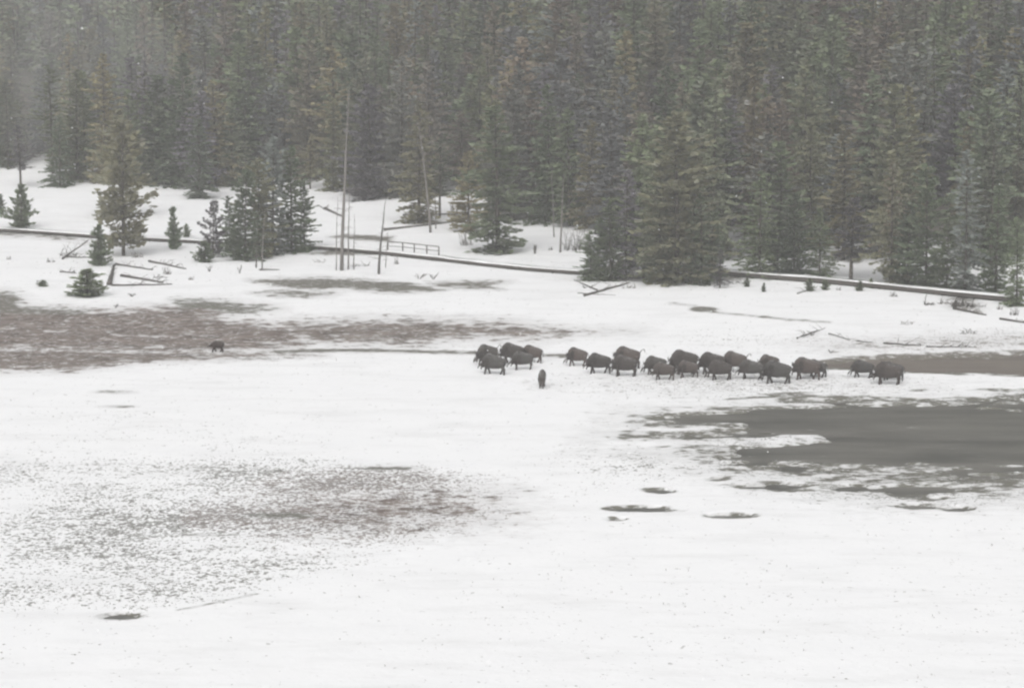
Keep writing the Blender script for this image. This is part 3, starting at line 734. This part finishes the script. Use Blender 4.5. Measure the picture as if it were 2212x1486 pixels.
log_((1908, 743), (1990, 748), 'long stick on the bank above the river', .08, 1)
log_((2000, 750), (2110, 752), 'sticks on the bank above the right part of the river', .06, 3)
log_((2160, 690), (2240, 702), 'dark log cut by the right edge of the photo', .13, 1)
log_((2060, 668), (2130, 682), 'dark log below the tangle of roots at right', .15, 2)
log_((1722, 636), (1752, 626), 'small fallen branch at the foot of the sapling at right', .06, 2)
log_((1290, 628), (1240, 606), 'thin trunk lying across the snow where the boardwalk disappears', .08, 1)

# ------------------------------------------------------------------ boardwalk
def box_between(a, c, wd, z0, z1):
    d = (c-a); d.z = 0; d.normalize(); s = Vector((-d.y, d.x, 0))*wd/2
    V = [a-s, c-s, c+s, a+s]
    P = [(v.x, v.y, v.z+z0) for v in V]+[(v.x, v.y, v.z+z1) for v in V]
    return np.array(P), np.array([(0, 3, 2, 1), (4, 5, 6, 7), (0, 1, 5, 4), (1, 2, 6, 5), (2, 3, 7, 6), (3, 0, 4, 7)])
def ribbon(P, wd, z0, z1, off=0.0):
    """closed ribbon of rectangular section along the points"""
    V = []; n = len(P)
    for i, p in enumerate(P):
        d = P[min(i+1, n-1)]-P[max(i-1, 0)]; d.z = 0; d.normalize(); s = Vector((-d.y, d.x, 0))
        for (u, z) in ((-wd/2, z0), (wd/2, z0), (wd/2, z1), (-wd/2, z1)):
            q = p+s*(u+off); V.append((q.x, q.y, p.z+z))
    Fq = []
    for i in range(n-1):
        for k in range(4): Fq.append((i*4+k, (i+1)*4+k, (i+1)*4+(k+1) % 4, i*4+(k+1) % 4))
    Fq.append((0, 1, 2, 3)); Fq.append((n*4-1, n*4-2, n*4-3, n*4-4))
    return np.array(V), np.array(Fq)
def dens(pts, step):
    P = [at(*q) for q in pts]; out = [P[0]]
    for a, c in zip(P[:-1], P[1:]):
        n = max(1, int((c-a).length/step))
        for i in range(1, n+1): out.append(a.lerp(c, i/n))
    # ease the kinks and the height
    for it in range(4):
        out = [out[0]]+[(out[i-1]+out[i]*2+out[i+1])/4 for i in range(1, len(out)-1)]+[out[-1]]
    return out
def boardwalk(pts, label, hgt=.40, bh=.22, rail=None):
    P = dens(pts, 2.6); root = empty('boardwalk', P[len(P)//2]); o = root.location.copy(); P = [p-o for p in P]
    V, Fq = ribbon(P, 1.7, hgt-.07, hgt); link('deck', mesh_np('deck', V, Fq), root, M['plank'])
    for s in (-1, 1):
        V, Fq = ribbon(P, .1, hgt-.072-bh, hgt-.072, s*.76); link('beam', mesh_np('beam', V, Fq), root, M['plank'])
    V, Fq = ribbon(P, 1.5, hgt+.001, hgt+.05); _r = np.random.RandomState(3); V[:, :2] += _r.uniform(-.09, .09, (len(V), 2)); V[:, 2] += np.where(np.arange(len(V)) % 4 > 1, _r.uniform(-.04, .08, len(V)), 0); link('snow_cover', mesh_np('deck_snow', V, Fq), root, M['snow'])
    for i in range(0, len(P), 2):
        for s in (-1, 1):
            d = P[min(i+1, len(P)-1)]-P[max(i-1, 0)]; d.z = 0; d.normalize(); sd2 = Vector((-d.y, d.x, 0))
            q = P[i]+sd2*(s*.64)
            V, Fq = box_between(q-d*.07, q+d*.07, .13, -.5, hgt-.075); link('post', mesh_np('post', V, Fq), root, M['plank'])
    if rail:
        Pr = [at(*q)-o for q in rail]
        rt = link('railing', mesh_np('railing', *ribbon([p+Vector((0, 0, 0)) for p in Pr], .09, hgt+.98, hgt+1.07)), root, M['plank'])
        link('rail', mesh_np('mid_rail', *ribbon(Pr, .06, hgt+.5, hgt+.57)), rt, M['plank'])
        for p in Pr:
            V, Fq = box_between(p-Vector((.07, 0, 0)), p+Vector((.07, 0, 0)), .11, 0, hgt+.978); link('rail_post', mesh_np('rail_post', V, Fq), rt, M['plank'])
    tag(root, label, 'boardwalk'); return root
boardwalk([(-160, 494), (0, 500), (120, 505), (190, 514), (330, 520), (470, 528), (600, 532), (700, 538), (800, 546), (870, 553), (980, 566), (1100, 580), (1200, 589), (1300, 596), (1390, 600)],
          'long low snow topped boardwalk crossing behind the left pines and past the dead snags', rail=[(838, 549), (870, 551), (895, 554), (922, 557), (948, 560)])
boardwalk([(1560, 594), (1680, 603), (1760, 608), (1850, 617), (1950, 627), (2040, 638), (2130, 646), (2200, 652)],
          'dark sided snow topped boardwalk section at right in front of the forest, beyond the herd', hgt=.5, bh=.34)

# ------------------------------------------------------------------ animals
def loft(rings, seg=14, axis='x'):
    """rings: (center xyz, half width y, half height, tangent xz tilt)"""
    V = []; Fq = []
    for (c, wy, hz, tilt) in rings:
        ct, st = math.cos(tilt), math.sin(tilt)
        for k in range(seg):
            t = 2*math.pi*k/seg; yv = wy*math.cos(t); zv = hz*math.sin(t)
            V.append((c[0]-zv*st, c[1]+yv, c[2]+zv*ct))
    n = len(rings)
    for i in range(n-1):
        for k in range(seg): Fq.append((i*seg+k, (i+1)*seg+k, (i+1)*seg+(k+1) % seg, i*seg+(k+1) % seg))
    for base, cc, o in ((0, rings[0][0], 0), ((n-1)*seg, rings[-1][0], 1)):
        c = len(V); V.append(tuple(cc))
        for k in range(0, seg, 2):
            q = (base+k, base+(k+1) % seg, base+(k+2) % seg, c); Fq.append(q if not o else q[::-1])
    return np.array(V, float), np.array(Fq)
def remesh(name, b, vox, smooth=3, noise=0.0, nsc=6., mat=None, mask=None):
    me = b.mesh(name); o = bpy.data.objects.new(name, me); col.objects.link(o)
    m = o.modifiers.new('r', 'REMESH'); m.mode = 'VOXEL'; m.voxel_size = vox; m.use_smooth_shade = True
    s = o.modifiers.new('s', 'SMOOTH'); s.iterations = smooth; s.factor = .5
    if noise:
        t = bpy.data.textures.new(name+'_tex', 'CLOUDS'); t.noise_scale = 1/nsc; t.noise_depth = 3
        d = o.modifiers.new('d', 'DISPLACE'); d.texture = t; d.strength = noise; d.mid_level = .5; d.texture_coords = 'LOCAL'
    dg = bpy.context.evaluated_depsgraph_get(); dg.update()
    res = bpy.data.meshes.new_from_object(o.evaluated_get(dg)); res.name = name
    bpy.data.objects.remove(o, do_unlink=True)
    res.materials.clear(); res.materials.append(mat)
    return res

def bison_meshes(k, legs, nod=0., graze=False):
    """local: faces +X, height about 1.7 m; legs = fore L, fore R, hind L, hind R swing in radians"""
    def H(x): return (nod+.16)*max(0, x-.7)
    tor = [(-1.17, 1.04, .05, .08), (-1.12, 1.0, .2, .24), (-.97, .96, .33, .37), (-.7, .96, .40, .455), (-.4, .97, .44, .52), (-.1, 1.0, .45, .565),
           (.15, 1.04, .43, .605), (.4, 1.07, .39, .625), (.6, 1.06, .35, .60), (.8, 1.01, .28, .50), (.95, .96, .22, .37)]
    b = MBld(); b.add(*loft([((x, 0, z), wy, hz, 0) for x, z, wy, hz in tor]))
    # head, slung low
    hd = [(.78, 1.08, .2, .28), (1.0, .99, .23, .33), (1.16, .90, .22, .31), (1.27, .77, .19, .25), (1.36, .66, .15, .19), (1.43, .57, .115, .14), (1.46, .53, .06, .08)]
    b.add(*loft([((x, 0, z-H(x)), wy, hz, .85 if x > 1.1 else .3) for x, z, wy, hz in hd]))
    # beard
    b.add(*loft([((1.08, 0, .72-H(1.16)), .15, .17, .6), ((1.12, 0, .56-H(1.2)), .11, .13, .9), ((1.14, 0, .40-H(1.2)), .03, .04, 1.2)], 10))
    def leg(x, y, sw, fore):
        if fore: P = [(x-.02, .95, .17), (x, .70, .15), (x+.06*sw, .50, .115), (x+.3*sw, .30, .10), (x+.42*sw+(-.05 if sw < 0 else 0), .13, .085), (x+.5*sw, .06, .092), (x+.5*sw+.02, -.03, .095)]
        else: P = [(x, .98, .27), (x+.06, .78, .23), (x+.02+.14*sw, .60, .16), (x-.10+.26*sw, .44, .125), (x-.04+.36*sw, .26, .092), (x-.01+.46*sw, .10, .082), (x+.02+.5*sw, .05, .09), (x+.03+.5*sw, -.03, .095)]
        b.tube([(px_, y*(1-.12*i/len(P)), pz) for i, (px_, pz, r_) in enumerate(P)], [r_ for _, _, r_ in P], 10)
    leg(.62, .2, legs[0], 1); leg(.60, -.2, legs[1], 1); leg(-.86, .18, legs[2], 0); leg(-.84, -.18, legs[3], 0)
    for s in (-1, 1): b.add(*loft([((1.03, s*.2, 1.03-H(1.03)), .03, .05, .3), ((1.0, s*.30, 1.02-H(1.)), .05, .045, .3), ((.98, s*.36, 1.0-H(1.)), .01, .015, .3)], 8))
    body = remesh('bison_body', b, .036, 3, .045, 5, M['fur'])
    m = MBld()
    mn = [(.16, 1.06, .42, .575), (.38, 1.08, .415, .625), (.58, 1.07, .37, .61), (.78, 1.02, .30, .51), (.92, .97, .25, .38), (1.02, .93-H(1.02)*.5, .24, .31), (1.09, .90-H(1.09), .19, .24)]
    m.add(*loft([((x, 0, z), wy, hz, .15) for x, z, wy, hz in mn]))
    m.add(*loft([((1.05, 0, 1.2-H(1.05)), .12, .10, .3), ((1.2, 0, 1.1-H(1.2)), .14, .09, .7), ((1.27, 0, 1.0-H(1.27)), .09, .05, .9)], 10))
    for s in (-1, 1): m.tube([(.62, s*.21, .85), (.62, s*.21, .66), (.61, s*.2, .50)], [.17, .16, .11], 10)
    m.add(*loft([((.9, 0, .72), .14, .16, 1.2), ((.95, 0, .60), .1, .12, 1.2), ((.98, 0, .48), .03, .05, 1.2)], 10))
    mane = remesh('bison_mane', m, .036, 2, .10, 8, M['mane'])
    horns = []
    for s in (-1, 1):
        h = MBld(); z = 1.1-H(1.1)
        h.tube([(1.12, s*.17, z), (1.13, s*.28, z+.02), (1.13, s*.335, z+.11), (1.11, s*.31, z+.22), (1.10, s*.27, z+.27)], [.05, .045, .034, .018, .005], 8)
        hm_ = h.mesh('horn'); hm_.materials.append(M['horn']); horns.append(hm_)
    eyes = []
    for s in (-1, 1):
        e_ = MBld(); e_.add(*loft([((1.2, s*.185, .93-H(1.2)), .004, .004, 0), ((1.215, s*.188, .93-H(1.2)), .022, .022, 0), ((1.235, s*.188, .93-H(1.2)), .022, .022, 0), ((1.25, s*.185, .93-H(1.2)), .004, .004, 0)], 8))
        em_ = e_.mesh('eye'); em_.materials.append(M['eye']); eyes.append(em_)
    return body, mane, horns, eyes
def tail_mesh(raised):
    t = MBld()
    if raised: P = [(-1.14, 0, 1.22), (-1.26, 0, 1.38), (-1.40, .02, 1.50), (-1.52, .03, 1.42), (-1.56, .03, 1.24)]
    else: P = [(-1.14, 0, 1.2), (-1.25, 0, 1.08), (-1.28, .02, .88), (-1.27, .03, .72), (-1.27, .03, .58)]
    t.tube(P, [.04, .028, .022, .045, .012], 7); m = t.mesh('tail'); m.materials.append(M['mane']); return m
POSE = [bison_meshes(0, (.22, -.35, -.4, .45), 0), bison_meshes(1, (-.4, .25, .4, -.35), .15), bison_meshes(2, (.1, -.15, .15, -.2), .0),
        bison_meshes(3, (.18, -.5, .3, -.4), .28)]
TAIL = [tail_mesh(False), tail_mesh(True)]
# px centre, feet y, height px, facing deg (180 = left in the photo), pose, tail, label
BI = [
 (1052, 787, 44, 205, 1, 1, 'bison with raised tail at the very left of the herd, behind another'),
 (1066, 808, 44, 150, 0, 0, 'reddish bison walking up the slope in front of the leftmost one'),
 (1106, 784, 44, 190, 1, 0, 'big dark bison in the left cluster whose high hump stands above the others there'),
 (1128, 798, 40, 200, 2, 0, 'bison in front within the cluster of three beside the lone one'),
 (1149, 783, 38, 175, 0, 0, 'rear bison at the right end of the left cluster of three, hindquarters showing'),
 (1171, 836, 37, 84, 2, 0, 'lone small bison seen end on, standing apart below the left cluster'),
 (1246, 790, 40, 182, 3, 0, 'pale brown bison walking first left of the main group, clear of the others'),
 (1293, 806, 44, 186, 0, 0, 'dark bison second in the main group with head down behind the pale one'),
 (1354, 796, 48, 185, 1, 1, 'largest bison with raised tail standing behind the reddish one in the main group'),
 (1349, 812, 46, 180, 2, 0, 'reddish backed bison in front of the largest tail raised one'),
 (1415, 808, 40, 182, 3, 0, 'bison leading the pair just right of the reddish one, head low'),
 (1433, 820, 38, 178, 0, 0, 'small bison in front at the tail of that pair, feet lowest there'),
 (1476, 808, 53, 184, 1, 0, 'high humped bison in the middle of the main group, behind a small one'),
 (1485, 815, 37, 180, 0, 0, 'small bison in front of the high humped one mid group'),
 (1537, 807, 47, 184, 0, 0, 'bison with brown back in the middle, its head clear at left of the cluster'),
 (1555, 820, 43, 181, 3, 0, 'round olive brown bison in front at centre of the main group'),
 (1586, 804, 46, 180, 1, 1, 'bison with curled raised tail behind the middle of the main group'),
 (1622, 818, 42, 184, 2, 0, 'small bison walking below the one with the curled tail'),
 (1660, 803, 38, 182, 1, 0, 'bison at the back whose dark hump shows above the head down one'),
 (1677, 828, 50, 188, 3, 0, 'head down bison in front at right of the main group with a snow flecked head'),
 (1741, 819, 48, 181, 0, 0, 'long broad brown bison at the right end of the main group'),
 (1764, 814, 38, 176, 1, 0, 'bison hidden behind the long broad brown one, legs showing at right'),
 (1862, 815, 38, 182, 3, 0, 'bison before the river leading the last pair at right'),
 (1917, 830, 49, 181, 2, 0, 'rightmost broad bison in front of the river'),
 (1926, 821, 40, 178, 0, 0, 'bison hidden behind the rightmost one, hind leg and tail showing'),
]
first = {}
for (px, fy, hpx, deg, pose, tl, lab) in BI:
    p = at(px, fy); s = hpx*mpx(p)/1.72
    key = (pose, tl)
    if key not in first:
        r = empty('bison', (0, 0, 0)); body, mane, horns, eyes = POSE[pose]
        link('body', body, r); link('mane', mane, r)
        for h in horns: link('horn', h, r)
        for e_ in eyes: link('eye', e_, r)
        link('tail', TAIL[tl], r); first[key] = r
    else: r = copy_tree(first[key])
    r.location = (p.x, p.y, p.z); lone = deg < 100; r.rotation_euler = (0, 0, R(deg+random.uniform(-14, 14)*(not lone)))
    r.scale = (s*random.uniform(.86, .97), s*(.88 if lone else random.uniform(.95, 1.1)), s*1.05)
    tag(r, lab, 'bison', 'bison of the herd crossing the snow')

# bear
def bear():
    b = MBld()
    tor = [(-.72, .62, .06, .08), (-.66, .60, .2, .22), (-.45, .60, .27, .29), (-.1, .60, .26, .28), (.2, .63, .25, .29), (.4, .62, .22, .25), (.55, .58, .16, .19), (.7, .54, .13, .16)]
    b.add(*loft([((x, 0, z), wy, hz, 0) for x, z, wy, hz in tor]))
    b.add(*loft([((x, 0, z), wy, hz, .3) for x, z, wy, hz in [(.62, .56, .13, .14), (.76, .53, .15, .15), (.88, .49, .12, .115), (.98, .45, .07, .07), (1.06, .43, .055, .055), (1.09, .42, .02, .02)]]))
    for s in (-1, 1): b.add(*loft([((.70, s*.12, .66), .03, .03, 0), ((.73, s*.125, .69), .045, .045, 0), ((.76, s*.12, .68), .02, .03, 0)], 8))
    for (x, y, sw, f) in [(.36, .14, .35, 1), (.34, -.14, -.3, 1), (-.5, .15, -.25, 0), (-.48, -.15, .35, 0)]:
        b.tube([(x, y, .6), (x+(.02 if f else .06), y, .42), (x+sw*.15, y, .27), (x+sw*.35-(0 if f else .04), y, .13), (x+sw*.5, y, .05), (x+sw*.5+.08, y, .02)], [.16, .14, .11, .08, .075, .06], 10)
    b.tube([(-.7, 0, .66), (-.77, 0, .6)], [.05, .03], 8)
    return remesh('bear_body', b, .026, 3, .035, 8, M['bear'])
p = at(470, 760); r = empty('bear', p, R(176)); link('body', bear(), r); s = 25*mpx(p)/.88*.95; r.scale = (s*.74, s*.9, s)
for sg in (-1, 1):
    e_ = MBld(); e_.add(*loft([((.93, sg*.075, .53), .004, .004, 0), ((.945, sg*.078, .53), .014, .014, 0), ((.96, sg*.075, .53), .004, .004, 0)], 8)); em_ = e_.mesh('eye'); em_.materials.append(M['eye']); link('eye', em_, r)
nb_ = MBld(); nb_.add(*loft([((1.08, 0, .44), .02, .02, 0), ((1.10, 0, .44), .028, .025, 0), ((1.115, 0, .435), .01, .01, 0)], 8)); nm_ = nb_.mesh('nose'); nm_.materials.append(M['eye']); link('nose', nm_, r)
tag(r, 'dark brown bear walking left on the brown bare ground, far from the bison', 'bear')

# ------------------------------------------------------------------ dead grass tufts poking through the snow
rs = np.random.RandomState(4); NT_ = 150000
tx = rs.uniform(-75, 75, NT_); ty = 144+rs.rand(NT_)**1.0*180
tpx, tpy = project(tx, ty, 0.1)
b0, br0, s0 = fields(tpx, tpy, tx, ty); wm, _ = water_mask(tpx, tpy, tx, ty)
keep = (tpx > -60) & (tpx < PW+60) & (wm < .35) & (rs.rand(NT_) < (np.clip(s0-.16, 0, 1)**1.6*1.1 + .002)) & (fbm(tx/2.2, ty/2.2, 77, 3) > .40)
tx, ty, br0 = tx[keep], ty[keep], br0[keep]; tz = ground_z(tx, ty); n = len(tx); print('tufts', n)
BL = 4; cx = np.repeat(tx, BL)+rs.normal(0, .05, n*BL); cy = np.repeat(ty, BL)+rs.normal(0, .05, n*BL); cz = np.repeat(tz, BL)-.02
hh = rs.uniform(.05, .15, n*BL); a = rs.uniform(0, 6.28, n*BL); ln = rs.uniform(.02, .12, n*BL); wv = rs.uniform(.006, .016, n*BL)
dx, dy = np.cos(a), np.sin(a)
V = np.stack([np.stack([cx-dy*wv, cy+dx*wv, cz], -1), np.stack([cx+dy*wv, cy-dx*wv, cz], -1), np.stack([cx+dx*ln+dy*wv*.4, cy+dy*ln-dx*wv*.4, cz+hh], -1), np.stack([cx+dx*ln-dy*wv*.4, cy+dy*ln+dx*wv*.4, cz+hh], -1)], 1).reshape(-1, 3)
gme2 = mesh_np('dead_grass', V, np.arange(len(V)).reshape(-1, 4), {'rnd': ('FACE', np.clip(np.repeat(br0, BL)*.7+rs.rand(n*BL)*.3, 0, 1))})
tag(link('dead_grass', gme2, None, M['grass']), 'thin dead grass tufts poking through the speckled snow', 'grass', kind='stuff')

# ------------------------------------------------------------------ falling snowflakes
rs = np.random.RandomState(8); nf = 300
fy = rs.uniform(14, 90, nf); fx = rs.uniform(-.24, .24, nf)*fy; fz = CAMZ-.148*fy+rs.uniform(-.16, .16, nf)*fy; fr_ = rs.uniform(.004, .011, nf)*(.6+fy/60)
oc = np.array([(1, 0, 0), (0, 1, 0), (-1, 0, 0), (0, -1, 0), (0, 0, 1), (0, 0, -1)], float)
tri = np.array([(0, 1, 4), (1, 2, 4), (2, 3, 4), (3, 0, 4), (1, 0, 5), (2, 1, 5), (3, 2, 5), (0, 3, 5)])
V = (oc[None]*fr_[:, None, None]*rs.uniform(.6, 1.2, (nf, 6, 1))+np.stack([fx, fy, fz], -1)[:, None]).reshape(-1, 3)
Fq = (tri[None]+np.arange(nf)[:, None, None]*6).reshape(-1, 3)
tag(link('falling_snow', mesh_np('falling_snow', V, Fq, smooth=True), None, M['snow']), 'small white snowflakes drifting down through the air', 'snowflakes', kind='stuff')

# ------------------------------------------------------------------ steam from a hot spring at the left forest edge
sm_ = MBld(); c0 = at(95, 372)
for (dx, dz, rx, rz) in [(-3, 3, 7, 4), (2, 6, 6, 5), (-1, 11, 7, 6), (1, 17, 6, 6), (-3, 24, 5, 7), (10, 4, 6, 4), (-14, 6, 7, 5), (-12, 14, 7, 7), (12, 14, 8, 7), (-8, 30, 9, 8), (10, 26, 7, 8), (22, 8, 7, 4), (-3, 36, 4, 9), (-2, 47, 4, 9)]:
    sm_.add(*loft([((dx+rx*math.sin(t_), 6, dz+3), .1+5*math.cos(t_), .1+rz*math.cos(t_), 0) for t_ in np.linspace(-1.55, 1.55, 12)], 16))
so = link('steam', remesh('steam', sm_, .8, 12, 0, 1, None)); so.location = c0
st = bpy.data.materials.new('steam'); st.use_nodes = True; t = st.node_tree
for nd in list(t.nodes):
    if nd.type != 'OUTPUT_MATERIAL': t.nodes.remove(nd)
pv = t.nodes.new('ShaderNodeVolumePrincipled'); pv.inputs['Color'].default_value = (.95, .95, .96, 1); pv.inputs['Density'].default_value = .015
t.links.new(pv.outputs[0], t.nodes['Material Output'].inputs['Volume'])
so.data.materials.clear(); so.data.materials.append(st)
tag(so, 'faint pale steam drifting in front of the trees at the far left', 'steam', kind='stuff')

# ------------------------------------------------------------------ haze
zt = float(gz.max())+60
HB = np.array([(x, y, z) for z in (-2.5, zt) for y in (-320, 1520) for x in (-1520, 1520)], float)
hme = mesh_np('haze', HB, np.array([(0, 2, 3, 1), (4, 5, 7, 6), (0, 1, 5, 4), (2, 6, 7, 3), (0, 4, 6, 2), (1, 3, 7, 5)]))
hz = bpy.data.materials.new('haze'); hz.use_nodes = True; t = hz.node_tree
for nd in list(t.nodes):
    if nd.type != 'OUTPUT_MATERIAL': t.nodes.remove(nd)
pv = t.nodes.new('ShaderNodeVolumePrincipled'); pv.inputs['Color'].default_value = (.936, .936, .932, 1); pv.inputs['Density'].default_value = .00043; pv.inputs['Anisotropy'].default_value = .1
t.links.new(pv.outputs[0], t.nodes['Material Output'].inputs['Volume'])
tag(link('haze', hme, None, hz), kind='stuff', label='pale even snow haze filling the air over the valley', cat='haze')
